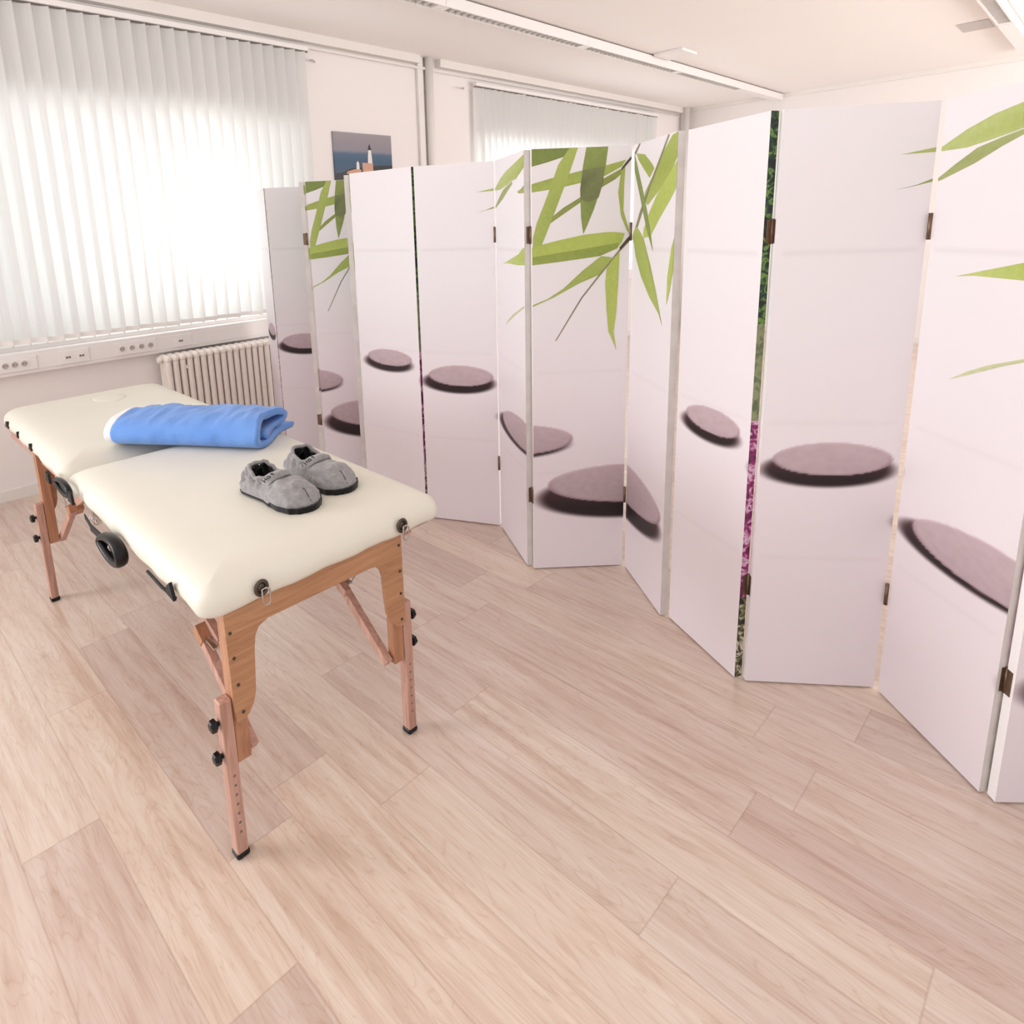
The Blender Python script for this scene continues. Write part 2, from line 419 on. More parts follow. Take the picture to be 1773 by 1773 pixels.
# ------------------------------------------------------------------ trunking, sockets, radiator
b = BM(); box(b, XL, XB-0.2, 4.425, YW-0.002, 0.752, 0.885)
duct = tag(obj('cable_duct', b, 'plastic', mods=bevel(0.008, 3)), 'long white cable duct running along the wall below the blinds', 'cable duct')
b = BM(); box(b, XL, XB-0.2, 4.421, 4.4255, 0.775, 0.862); obj('duct_cover', b, 'plastic', parent=duct, mods=bevel(0.002))
def outlet(x0, x1, cx, kind, label):
    r_ = empty('wall_outlet', ((x0+x1)/2, 4.42, 0.778)); tag(r_, label, 'power socket' if kind == 's' else 'data socket')
    b = BM(); box(b, x0, x1, 4.413, 4.4215, 0.778, 0.860); obj('cover_plate', b, 'plastic', parent=r_, mods=bevel(0.003, 2))
    for x in cx:
        b = BM()
        if kind == 's':
            n = 20
            R0 = [b.verts.new((x+math.cos(t)*0.021, 4.4075, 0.819+math.sin(t)*0.021)) for t in [2*PI*k/n for k in range(n)]]
            R1 = [b.verts.new((x+math.cos(t)*0.017, 4.4080, 0.819+math.sin(t)*0.017)) for t in [2*PI*k/n for k in range(n)]]
            R2 = [b.verts.new((x+math.cos(t)*0.016, 4.4122, 0.819+math.sin(t)*0.016)) for t in [2*PI*k/n for k in range(n)]]
            R3 = [b.verts.new((x+math.cos(t)*0.021, 4.4130, 0.819+math.sin(t)*0.021)) for t in [2*PI*k/n for k in range(n)]]
            for A, B, m in ((R3, R0, 0), (R0, R1, 0), (R1, R2, 1)):
                for k in range(n): b.faces.new((A[k], A[(k+1) % n], B[(k+1) % n], B[k])).material_index = m
            b.faces.new(R2).material_index = 1
            for s_ in (-1, 1): cyl(b, (x+s_*0.0065, 4.4121, 0.819), (x+s_*0.0065, 4.4105, 0.819), 0.003, 8, 2)
            obj('socket', b, ['plastic', 'plasticg', 'darkslot'], parent=r_)
        else:
            box(b, x-0.022, x+0.022, 4.410, 4.4135, 0.800, 0.842, 0); box(b, x-0.013, x-0.002, 4.4085, 4.4105, 0.812, 0.824, 1); box(b, x+0.002, x+0.013, 4.4085, 4.4105, 0.812, 0.824, 1)
            obj('data_port', b, ['plastic', 'darkslot'], parent=r_)
outlet(0.69, 0.905, (0.742, 0.790, 0.838), 's', 'white power socket plate at the far left end of the cable duct')
outlet(1.02, 1.19, (1.07, 1.145), 'd', 'white double data socket plate on the cable duct left of the four sockets')
outlet(1.345, 1.605, (1.385, 1.445, 1.505, 1.563), 's', 'white plate with four round power sockets on the cable duct')
outlet(1.72, 1.845, (1.765,), 'd', 'small data socket plate on the cable duct above the radiator')

root = empty('radiator', (2.08, 4.36, 0.10)); tag(root, 'cream white column radiator on the wall below the cable duct', 'radiator')
def section_bm():
    bm = BM()
    for y in (-0.045, 0, 0.045):
        tube(bm, [(0, y, 0.03), (0, y, 0.05), (0, y, 0.57), (0, y, 0.60)], [0.014, 0.0205, 0.0205, 0.0215], 12)
    for z in (0.025, 0.605):
        tube(bm, [(0, -0.072, z), (0, -0.06, z), (0, -0.03, z+0.003), (0, 0.03, z+0.003), (0, 0.06, z), (0, 0.068, z)], [0.008, 0.022, 0.0255, 0.0255, 0.022, 0.008], 12)
    cyl(bm, (-0.0242, 0, 0.605), (0.0242, 0, 0.605), 0.019, 12); cyl(bm, (-0.0242, 0, 0.025), (0.0242, 0, 0.025), 0.019, 12)
    return bm
bm = section_bm(); me = bpy.data.meshes.new('section'); bm.to_mesh(me); bm.free(); me.materials.append(MT['radiator'])
base = bpy.data.objects.new('section', me)
NS = 20
for i in range(NS):
    s_ = base if i == 0 else base.copy()
    C.objects.link(s_); s_.parent = root; s_.location = (1.625+i*0.048-2.08, 0.0, 0.015)
b = BM(); cyl(b, (1.575, 4.36, 0.72), (1.602, 4.36, 0.72), 0.021, 14); cyl(b, (1.590, 4.36, 0.72), (1.596, 4.36, 0.72), 0.027, 6); obj('end_plug', b, 'radiator', parent=root)
b = BM(); cyl(b, (1.745, 4.30, 0.655), (1.745, 4.33, 0.655), 0.012, 10); obj('bracket_cap', b, 'radiator', parent=root)
for i, x in enumerate((1.72, 2.44)):
    b = BM(); box(b, x-0.012, x+0.012, 4.33, YW-0.003, 0.16, 0.185); box(b, x-0.012, x+0.012, 4.33, 4.40, 0.0, 0.09); obj('bracket', b, 'radiator', parent=root)

# ------------------------------------------------------------------ poster
root = empty('lighthouse_poster', (3.475, YW-0.012, 1.862)); tag(root, 'small seascape poster with a white lighthouse on the wall between the windows', 'poster')
b = BM(); box(b, 3.178, 3.775, YW-0.014, YW-0.002, 1.862, 2.277); obj('print', b, 'poster', parent=root)
def flat(polys, y, name, mat):
    b = BM()
    for poly in polys: b.faces.new([b.verts.new((x, y, z)) for x, z in poly])
    bmesh.ops.recalc_face_normals(b, faces=b.faces); obj(name, b, mat, parent=root)
yp = YW-0.0150
flat([[(3.513, 2.045), (3.561, 2.045), (3.556, 2.115), (3.518, 2.115)], [(3.520, 2.115), (3.554, 2.115), (3.552, 2.15), (3.523, 2.15)], [(3.392, 1.99), (3.424, 1.99), (3.421, 2.045), (3.408, 2.06), (3.396, 2.045)]], yp, 'printed_tower', 'p_white')
flat([[(3.517, 2.15), (3.557, 2.15), (3.541, 2.195), (3.534, 2.195)], [(3.17+0.01, 1.864), (3.773, 1.864), (3.773, 2.035), (3.62, 2.03), (3.46, 2.01), (3.34, 1.998), (3.25, 1.965), (3.18, 1.955)]], yp+0.0003, 'printed_rock', 'p_dark')
flat([[(3.455, 1.975), (3.565, 1.975), (3.565, 2.045), (3.455, 2.048)], [(3.29, 1.955), (3.44, 1.955), (3.44, 1.992), (3.38, 1.995), (3.30, 1.975)]], yp-0.0003, 'printed_house', 'p_brown')

# ------------------------------------------------------------------ ceiling luminaires
def luminaire(x0, x1, y0, y1, label, group, blank=False, stub=0.0):
    root = empty('strip_light', ((x0+x1)/2, (y0+y1)/2, 2.87)); tag(root, label, 'ceiling light', group)
    zb, zt = 2.870, 2.938
    e = 0.004
    b = BM()
    box(b, x0, x1-0.003, y0, y0+e*3, zb, zt); box(b, x0, x1-0.003, y1-e*3, y1, zb, zt); box(b, x0, x1-0.003, y0+e*3, y1-e*3, zt-0.006, zt)
    box(b, x0, x0+0.045, y0+e*3, y1-e*3, zb, zt-0.006); box(b, x1-0.048, x1-0.003, y0+e*3, y1-e*3, zb, zt-0.006)
    if blank: box(b, x0+0.045, x1-0.048, y0+e*3, y1-e*3, zb, zb+0.004)
    obj('housing', b, 'lampw', parent=root)
    b = BM(); box(b, x0, x1, y0+0.012, y1-0.012, zt, ZC); obj('mounting_rail', b, 'gap', parent=root)  # dark rail colour paints in the shadow gap under the ceiling
    if not blank:
        b = BM(); n = int((x1-x0-0.1)/0.062); st = (x1-x0-0.1)/n
        for k in range(n+1):
            x = x0+0.048+k*st; beam(b, (x, y0+0.012, zb+0.014), (x, y1-0.012, zb+0.014), 0.007, 0.024, up=(1, 0, 0))
        box(b, x0+0.046, x1-0.049, y0+0.0118, y0+0.0130, zb+0.002, zb+0.03); box(b, x0+0.046, x1-0.049, y1-0.0130, y1-0.0118, zb+0.002, zb+0.03); obj('louvre', b, 'alu', parent=root)
        b = BM(); cyl(b, (x0+0.06, (y0+y1)/2, zb+0.046), (x1-0.06, (y0+y1)/2, zb+0.046), 0.013, 14); obj('tube', b, 'plastic', parent=root)
LX = [0.10, 1.63, 3.20, 4.79, 6.35, 7.83, 9.0]
names = ['off to the left, cut by the top edge of the picture', 'first fully visible one from the left', 'middle one of the long row', 'right part of the row, past the square cover', 'last louvred one before the rear wall']
for i in range(5):
    lab = ['louvred strip light of the long row, beyond the top edge of the photo',
           'louvred strip light of the long row, cut by the top edge of the photo',
           'louvred strip light of the long row, the nearest one wholly in view',
           'white louvred strip light of the long row beside the flat square ceiling cover',
           'white louvred strip light of the long row, the farthest with a louvre'][i]
    luminaire(LX[i], LX[i+1], 3.188, 3.29, lab, 'long row of ceiling strip lights')
luminaire(LX[5], LX[6], 3.188, 3.29, 'plain white end piece of the long ceiling light row at the rear wall', 'long row of ceiling strip lights', True)
luminaire(5.30, 6.95, 0.83, 0.93, 'white louvred strip light in the upper right corner of the photo', 'second row of ceiling strip lights')
luminaire(6.97, 8.55, 0.83, 0.93, 'white strip light behind the louvred one in the upper right corner of the photo', 'second row of ceiling strip lights', True)
b = BM(); box(b, 5.78, 6.06, 2.90, 3.17, 2.925, ZC); tag(obj('ceiling_cover', b, 'lampw', mods=bevel(0.004)), 'flat white square cover on the ceiling beside the long light row', 'cover')
b = BM(); box(b, 7.02, 7.36, 1.00, 1.20, 2.944, ZC); tag(obj('ceiling_vent', b, 'plasticg', mods=bevel(0.002)), 'flat grey rectangular plate on the ceiling near the upper right light', 'vent')

# ------------------------------------------------------------------ folding screens
PH = 1.8
LEAF = {'dark': (116, 130, 66), 'mid': (154, 168, 84), 'light': (170, 184, 90), 'vdark': (98, 104, 68), 'darkthin': (122, 132, 64), 'shade': (142, 156, 74), 'stem': (120, 112, 92), 'twig': (78, 66, 50), 'thin': (190, 194, 150)}
PRINT = [
('dark',[(3.004,1.809),(3.003,1.733),(3.163,1.748),(3.319,1.766),(3.371,1.789),(3.384,1.804)]),
('mid',[(3.945,1.747),(3.763,1.730),(3.502,1.712),(3.189,1.686),(3.019,1.669),(2.914,1.655),(2.782,1.645),(2.848,1.637),(3.012,1.636),(3.241,1.646),(3.490,1.665),(3.738,1.689),(3.907,1.723)]),
('mid',[(3.390,1.804),(3.267,1.737),(3.162,1.624),(3.049,1.515),(3.008,1.454),(3.011,1.402),(3.017,1.400),(3.054,1.397),(3.094,1.422),(3.215,1.538),(3.372,1.696),(3.468,1.803)]),
('darkthin',[(3.901,1.714),(3.700,1.674),(3.478,1.607),(3.320,1.572),(3.215,1.541),(3.188,1.513),(3.321,1.547),(3.479,1.587),(3.688,1.642),(3.844,1.675),(3.915,1.699)]),
('dark',[(3.550,1.804),(3.766,1.801),(3.743,1.726),(3.701,1.647),(3.625,1.557),(3.560,1.497),(3.524,1.466),(3.500,1.529),(3.488,1.640),(3.515,1.729)]),
('vdark',[(3.512,1.714),(3.732,1.726),(3.720,1.666),(3.676,1.607),(3.584,1.588),(3.498,1.600),(3.494,1.655)]),
('mid',[(3.901,1.714),(3.873,1.624),(3.904,1.533),(3.967,1.476),(3.999,1.458),(3.987,1.481),(3.929,1.553),(3.931,1.649),(3.939,1.728)]),
('light',[(3.948,1.464),(3.854,1.470),(3.761,1.471),(3.534,1.464),(3.268,1.445),(3.094,1.430),(2.921,1.414),(2.813,1.392),(2.250,1.340),(2.404,1.346),(2.785,1.345),(3.006,1.350),(3.322,1.361),(3.697,1.377),(3.871,1.405),(3.923,1.431)]),
('shade',[(3.896,1.428),(3.455,1.404),(3.007,1.382),(3.006,1.350),(3.322,1.361),(3.697,1.377),(3.871,1.405)]),
('mid',[(3.819,1.370),(3.711,1.377),(3.524,1.322),(3.323,1.251),(3.160,1.211),(3.010,1.189),(3.000,1.182),(3.010,1.182),(3.214,1.215),(3.485,1.270),(3.700,1.303),(3.806,1.349)]),
('stem',[(3.898,1.402),(3.693,1.304),(3.506,1.211),(3.237,1.036),(3.248,1.036),(3.520,1.210),(3.707,1.301),(3.911,1.397)]),
('light',[(3.806,1.349),(3.767,1.323),(3.756,1.266),(3.774,1.158),(3.798,1.066),(3.856,1.015),(3.885,0.985),(3.853,1.065),(3.877,1.146),(3.891,1.264),(3.898,1.389),(3.846,1.369)]),
('twig',[(4.009,1.764),(3.945,1.738),(3.901,1.716),(3.901,1.706),(3.959,1.730),(4.022,1.759)]),
('twig',[(4.021,1.460),(3.976,1.445),(3.897,1.408),(3.905,1.395),(3.990,1.430),(4.029,1.450)]),
('mid',[(4.051,1.767),(4.274,1.754),(4.474,1.709),(4.508,1.695),(4.404,1.665),(4.251,1.703),(4.108,1.741)]),
('mid',[(5.043,1.801),(4.888,1.793),(4.705,1.745),(4.540,1.689),(4.300,1.616),(4.273,1.588),(4.376,1.567),(4.645,1.618),(4.889,1.674),(5.058,1.739)]),
('light',[(5.063,1.718),(5.014,1.708),(4.809,1.659),(4.588,1.601),(4.414,1.538),(4.293,1.481),(4.283,1.446),(4.463,1.452),(4.666,1.518),(4.883,1.578),(5.081,1.643)]),
('stem',[(4.017,1.455),(4.179,1.545),(4.394,1.638),(4.622,1.727),(4.805,1.801),(4.828,1.796),(4.652,1.721),(4.433,1.634),(4.263,1.549),(4.055,1.450)]),
('stem',[(4.147,1.806),(3.998,1.770),(4.034,1.763),(4.165,1.801)]),
('dark',[(3.998,1.770),(4.009,1.706),(4.167,1.609),(4.360,1.481),(4.538,1.396),(4.457,1.481),(4.306,1.587),(4.115,1.702)]),
('mid',[(4.084,1.488),(3.999,1.455),(4.105,1.369),(4.260,1.296),(4.476,1.228),(4.709,1.175),(4.809,1.132),(4.629,1.259),(4.484,1.346),(4.301,1.442),(4.174,1.476)]),
('light',[(5.052,1.490),(4.948,1.415),(4.886,1.314),(4.880,1.212),(4.952,1.270),(5.015,1.358),(5.066,1.429)]),
('mid',[(1.781,1.665),(2.014,1.681),(2.196,1.713),(2.403,1.739),(2.595,1.753),(3.000,1.784),(3.000,1.735),(2.755,1.698),(2.620,1.694),(2.403,1.679),(2.214,1.668),(2.004,1.668)]),
('darkthin',[(1.757,1.570),(1.907,1.584),(2.000,1.598),(2.142,1.631),(2.301,1.664),(2.479,1.681),(2.621,1.692),(2.626,1.680),(2.488,1.660),(2.289,1.626),(2.034,1.593),(1.908,1.582)]),
('thin',[(2.304,1.063),(2.449,1.098),(2.606,1.128),(2.973,1.181),(2.990,1.176),(2.709,1.134),(2.507,1.098)]),
]
# stones of the print: (cu, cz, ru, rz, shadow du, dz, su, sz, softness)
STONES = [(0.51, 0.851, 0.37, 0.044, -0.03, -0.030, 0.36, 0.042, 0.30),
          (1.52, 0.785, 0.43, 0.053, -0.03, -0.034, 0.445, 0.053, 0.22),
          (2.79, 0.609, 0.64, 0.068, -0.09, -0.022, 0.64, 0.058, 0.20),
          (4.04, 0.397, 0.88, 0.088, -0.06, -0.062, 0.88, 0.092, 0.18)]
def sm(a, b, x):
    t = min(1, max(0, (x-a)/(b-a))); return t*t*(3-2*t)
def mixc(a, b, t): return tuple(x*(1-t)+y*t for x, y in zip(a, b))
def basecol(U, z):
    up = (229, 224, 227); dn = (231, 221, 226)
    c = mixc(dn, up, sm(0.3, 1.5, z))
    for zc in (1.407, 0.90, 0.455):  # shade of the inner crossbars showing through, painted into the canvas colour
        s_ = U-math.floor(U)
        a = math.exp(-((z-zc)/0.008)**2)*(0.09 if zc > 1 else 0.045)*sm(0.02, 0.08, s_)*sm(0.98, 0.92, s_)
        c = mixc(c, (150, 135, 140), a)
    return c
def stonecol(U, z, c):
    for cu, cz, ru, rz, du, dz, su, sz, so in STONES:
        d2 = math.hypot((U-cu-du)/su, (z-cz-dz)/sz)
        if d2 < 1+so*1.3:
            a = 1-sm(1-so*0.4, 1+so, d2)
            side = mixc((66, 42, 46), (34, 20, 24), sm(-0.3, 0.9, (cz+dz-z)/sz+0.2))
            c = mixc(c, side, a)
        d1 = math.hypot((U-cu)/ru, (z-cz)/rz)
        if d1 < 1.02:
            nz = noise.noise(Vector((U*14, z*60, cu)))*0.08
            top = mixc((194, 173, 179), (178, 158, 164), sm(0, 1, 0.5+nz*4+(cz-z)/rz*0.3))
            rim = mixc((150, 126, 134), (214, 194, 200), sm(-0.4, 0.7, (z-cz)/rz))
            t = mixc(top, rim, sm(0.90, 0.985, d1)*0.8)
            c = mixc(c, t, 1-sm(0.985, 1.02, d1))
    return c
def clip(poly, lo, hi):
    def cut(P, ins, isec):
        R_ = []
        for i in range(len(P)):
            a, b_ = P[i-1], P[i]
            if ins(b_):
                if not ins(a): R_.append(isec(a, b_))
                R_.append(b_)
            elif ins(a): R_.append(isec(a, b_))
        return R_
    def ix(v, ax):
        def f(a, b_):
            t = (v-a[ax])/(b_[ax]-a[ax]); return (a[0]+(b_[0]-a[0])*t, a[1]+(b_[1]-a[1])*t)
        return f
    P = cut(poly, lambda p: p[0] >= lo, ix(lo, 0))
    if P: P = cut(P, lambda p: p[0] <= hi, ix(hi, 0))
    if P: P = cut(P, lambda p: p[1] <= PH-0.001, ix(PH-0.001, 1))
    return P
def panel(root, P, Q, k, edgeL, edgeR, label=None):
    """P,Q: front corners on the floor seen left/right from the camera side; k: panel number in the picture."""
    P = Vector((P[0], P[1], 0)); Q = Vector((Q[0], Q[1], 0)); d = (Q-P); L = d.length; d.normalize()
    n = Vector((-d.y, d.x, 0))           # away from the camera side
    if n.x < 0 and n.dot(P+Q) < 0: n = -n
    if n.dot(P) < 0: n = -n
    T = 0.027; Z0 = 0.006
    def W_(s, z, off=0.0): return P+d*(s*L)+n*off+Vector((0, 0, z))
    bm = BM(); cl = bm.loops.layers.float_color.new('Col')
    def face(vs, mi, cols=None):
        try: f = bm.faces.new(vs)
        except ValueError: return None
        f.material_index = mi
        if cols:
            for lp, c in zip(f.loops, cols): lp[cl] = lin(c)+(1,)
        f.normal_update()
        return f
    # body
    c8 = [bm.verts.new(W_(s, z, o)) for o in (0, T) for s, z in ((0, Z0), (1, Z0), (1, PH), (0, PH))]
    face([c8[4], c8[5], c8[6], c8[7]], 2)                                # back
    face([c8[0], c8[4], c8[7], c8[3]], edgeL); face([c8[1], c8[2], c8[6], c8[5]], edgeR)
    face([c8[3], c8[7], c8[6], c8[2]], 1); face([c8[0], c8[1], c8[5], c8[4]], 1)
    # front picture: fine grid
    ns = 60
    zs = [Z0]; z = Z0
    while z < PH-1e-6:
        near = any(abs(z-c) < 0.03 for c in (1.407, 0.90, 0.455)) or 0.16 < z < 0.92
        z = min(PH, z+(0.005 if near else 0.03)); zs.append(z)
    grid = []; cols = []
    for z in zs:
        row = []; rc = []
        for i in range(ns+1):
            s_ = i/ns; row.append(bm.verts.new(W_(s_, z, -0.0002))); U = k+s_*0.9999
            rc.append(stonecol(U, z, basecol(U, z)))
        grid.append(row); cols.append(rc)
    for j in range(len(zs)-1):
        for i in range(ns):
            face([grid[j][i], grid[j][i+1], grid[j+1][i+1], grid[j+1][i]], 0, [cols[j][i], cols[j][i+1], cols[j+1][i+1], cols[j+1][i]])
    off = -0.0005
    for nm, poly in PRINT:
        q = clip(poly, k, k+1)
        if len(q) < 3: continue
        off -= 0.00006
        c0 = LEAF[nm]; cs = []
        zm = sum(p[1] for p in q)/len(q)
        for p in q:
            c = mixc(c0, (214, 222, 140), 0.22*sm(0.0, 0.08, abs(p[1]-zm)))
            if p[0] < 2.7 and nm != 'stem': c = mixc(c, (222, 226, 190), 0.30)
            cs.append(c)
        f = face([bm.verts.new(W_(p[0]-k, p[1], off)) for p in q], 3, cs)
    bmesh.ops.recalc_face_normals(bm, faces=[f for f in bm.faces if f.material_index in (1, 2, 4)])
    o = obj('panel', bm, ['print', 'canvasedge', 'back', 'leafprint', 'canvasgrey'], parent=root)
    if label: o['label'] = label
    return o, P, Q, d, n
def screen(pts, label, edges, maker=None):
    """pts: list of (P,Q) for panels 0..4"""
    c = pts[2][0]
    root = empty('folding_screen', (c[0]+0.12, c[1], 0)); tag(root, label, 'folding screen', 'folding screens with stones and bamboo')
    info = []
    plab = ['panel printed with a small stone', 'panel printed with a single flat stone', 'panel with leaf tips and the left part of a stone', 'panel with bamboo leaves and two cut stones', 'panel with bamboo leaves and the end of a large stone']
    for k, (P, Q) in enumerate(pts):
        info.append(panel(root, P, Q, k, edges[k][0], edges[k][1], plab[k]))
    for k in range(4):
        o, P, Q, d, n = info[k]; o2, P2, Q2, d2, n2 = info[k+1]
        ridge = (k % 2 == 0)
        for z in (0.345, 1.47):
            b = BM()
            if ridge:      # hinge sunk between the two open edges, knuckle at the back corners
                a = Q+n*0.026; c_ = P2+n2*0.026; m = (a+c_)/2
                cyl(b, m+Vector((0, 0, z-0.036)), m+Vector((0, 0, z+0.036)), 0.006, 10)
                for X, dd, nn, sg in ((Q, d, n, 1), (P2, d2, n2, -1)):
                    for o_ in (0.0008,):
                        A = X+dd*sg*o_+nn*0.008; B = X+dd*sg*o_+nn*0.025
                        beam(b, (A+B)/2+Vector((0, 0, z-0.034)), (A+B)/2+Vector((0, 0, z+0.034)), 0.017, 0.0014, up=(B-A).normalized())
            else:
                m = (Q+P2)/2-(n+n2)*0.002
                cyl(b, m+Vector((0, 0, z-0.036)), m+Vector((0, 0, z+0.036)), 0.0055, 10)
            obj('hinge', b, 'brass', parent=o)
    return root
V = lambda *a: a
B_ = [((2.114, 2.855), (2.167, 2.432)), ((2.171, 2.420), (2.347, 2.070)), ((2.345, 2.058), (2.123, 1.711)), ((2.123, 1.673), (2.411, 1.404)), ((2.410, 1.390), (2.169, 1.092))]
C_ = [((2.181, 1.062), (2.008, 0.740)), ((2.016, 0.708), (2.264, 0.399)), ((2.257, 0.385), (1.997, 0.096)), ((1.986, 0.062), (2.250, -0.225)), ((2.245, -0.243), (1.990, -0.535))]
A_ = [((2.345, 4.262), (2.256, 3.990)), ((2.252, 3.975), (2.497, 3.690)), ((2.492, 3.672), (2.200, 3.428)), ((2.195, 3.400), (2.410, 3.135)), ((2.405, 3.118), (2.165, 2.930))]
ED = [(1, 2), (1, 1), (1, 4), (1, 1), (1, 4)]
screen(A_, 'farthest five-panel white folding screen, standing by the radiator', ED)
screen(B_, 'middle five-panel white folding screen showing its whole bamboo branch, behind the table end', ED)
screen(C_, 'nearest white folding screen at the right edge, cut off by the photo border', ED)

# ------------------------------------------------------------------ massage table
TB = empty('massage_table', (0.85, 2.4, 0.0)); tag(TB, 'cream padded folding massage table on wooden legs, holding a blue towel and slippers', 'massage table')
def skew(x, y): return x+0.022*(y-1.32)
def cushion(x0, x1, y0, y1, z0, z1, rn, rf, softn, softf):
    def outline(ins, z):
        """rounded rectangle with separate near/far radii"""
        pts = []
        for cx, cy, r, a0 in ((x1, y0, rn, -90), (x1, y1, rf, 0), (x0, y1, rf, 90), (x0, y0, rn, 180)):
            r_ = max(r, 0.012); sx = -1 if cx == x1 else 1; sy = 1 if cy == y0 else -1
            for k in range(9):
                a = math.radians(a0+90*k/8)
                px = cx+sx*r_+math.cos(a)*(r_-ins*1.0 if r_ > ins else 0.002); py = cy+sy*r_+math.sin(a)*(r_-ins if r_ > ins else 0.002)
                if r_ <= ins: px += sx*(ins-r_); py += sy*(ins-r_)
                pts.append((px, py))
        # subdivide long edges
        out = []
        n = len(pts)
        for i in range(n):
            a, b_ = pts[i], pts[(i+1) % n]; out.append(a)
            L = math.hypot(a[0]-b_[0], a[1]-b_[1])
            if i % 9 == 8:
                m = 14
                for q in range(1, m): out.append((a[0]+(b_[0]-a[0])*q/m, a[1]+(b_[1]-a[1])*q/m))
        return out
    bm = BM(); rings = []
    prof = [(0.000, 0.016), (0.004, 0.006), (0.016, 0.001), (0.034, 0.0), (0.048, 0.004), (0.060, 0.012), (0.069, 0.024), (0.075, 0.040), (0.079, 0.060), (0.081, 0.090), (0.082, 0.14)]
    for h, ins in prof:
        z = z0+h*(z1-z0)/0.082
        R_ = []
        for (x, y) in outline(ins, z):
            zz = z
            dn = y-y0; df = y1-y
            zz -= (z-z0)*softn*max(0, 1-dn/0.11)**2*0.5+(z-z0)*softf*max(0, 1-df/0.16)**2*0.5
            if h < 0.05 and abs(x-x0) < 0.05 or h < 0.05 and abs(x-x1) < 0.05:
                zz += 0.004*math.sin(y*17+x*3)*(1-h/0.05); x += 0.003*math.sin(y*31)
            if h < 0.05 and dn < 0.05: zz += 0.0025*math.sin(x*40)
            R_.append(bm.verts.new((skew(x, y), y, zz)))
        rings.append(R_)
    n = len(rings[0])
    for A, B in zip(rings[:-1], rings[1:]):
        for k in range(n): bm.faces.new((A[k], A[(k+1) % n], B[(k+1) % n], B[k]))
    bm.faces.new(rings[-1]); bm.faces.new(rings[0][::-1])
    bmesh.ops.recalc_face_normals(bm, faces=bm.faces)
    o = obj('cushion', bm, 'vinyl', parent=TB, smooth=True)
    return o
cN = cushion(0.500, 1.238, 1.312, 2.475, 0.678, 0.760, 0.045, 0.05, 0.15, 1.0)
cF = cushion(0.500, 1.236, 2.490, 3.640, 0.678, 0.760, 0.05, 0.12, 1.0, 0.5)
# face hole plug
b = BM(); n = 36; R0 = []
cx, cy = 0.965, 3.36
prof = [(1.18, 0.7545), (1.12, 0.7595), (1.02, 0.7600), (1.0, 0.7565), (0.97, 0.7605), (0.85, 0.7635), (0.5, 0.765)]
rings = []
for s_, z in prof: rings.append([b.verts.new((cx+math.cos(t)*0.075*s_, cy+math.sin(t)*0.095*s_, z)) for t in [2*PI*k/n for k in range(n)]])
for A, B in zip(rings[:-1], rings[1:]):
    for k in range(n): b.faces.new((A[k], A[(k+1) % n], B[(k+1) % n], B[k]))
b.faces.new(rings[-1]); bmesh.ops.recalc_face_normals(b, faces=b.faces)
obj('face_hole_plug', b, 'vinyl', parent=TB, smooth=True)
# base boards with side rails
for y0, y1 in ((1.345, 2.455), (2.51, 3.60)):
    b = BM(); box(b, 0.56, 1.20, y0, y1, 0.664, 0.680)
    obj('base_board', b, 'ply', parent=TB)
    for x in (0.585, 1.175):
        b = BM(); box(b, x-0.012, x+0.012, y0+0.06, y1-0.04, 0.615, 0.664); obj('side_rail', b, 'beech', parent=TB)
# end panels
PL = [(0.554,0.679),(0.555,0.434),(0.558,0.383),(0.564,0.374),(0.574,0.377),(0.592,0.389),(0.606,0.411),(0.614,0.438),(0.618,0.495),(0.622,0.550),(0.627,0.581),(0.638,0.600),(0.663,0.610),(0.773,0.610),(0.873,0.610),(0.973,0.610),(0.997,0.606),(1.012,0.588),(1.018,0.566),(1.021,0.503),(1.027,0.444),(1.040,0.412),(1.056,0.393),(1.078,0.384),(1.090,0.394),(1.090,0.679)]
for y in (1.335, 3.050):
    b = BM(); prism(b, PL, 'y', y, y+0.013); o = obj('end_panel', b, 'ply', parent=TB, mods=bevel(0.0015))
    if y < 2:
        for x, z in ((0.565, 0.617), (0.568, 0.550), (0.571, 0.478), (0.576, 0.402), (1.079, 0.640), (1.078, 0.560), (1.077, 0.490), (1.076, 0.408)):
            b = BM(); cyl(b, (x, y-0.002, z), (x, y+0.003, z), 0.0042, 10); obj('screw', b, 'darkmetal', parent=o)
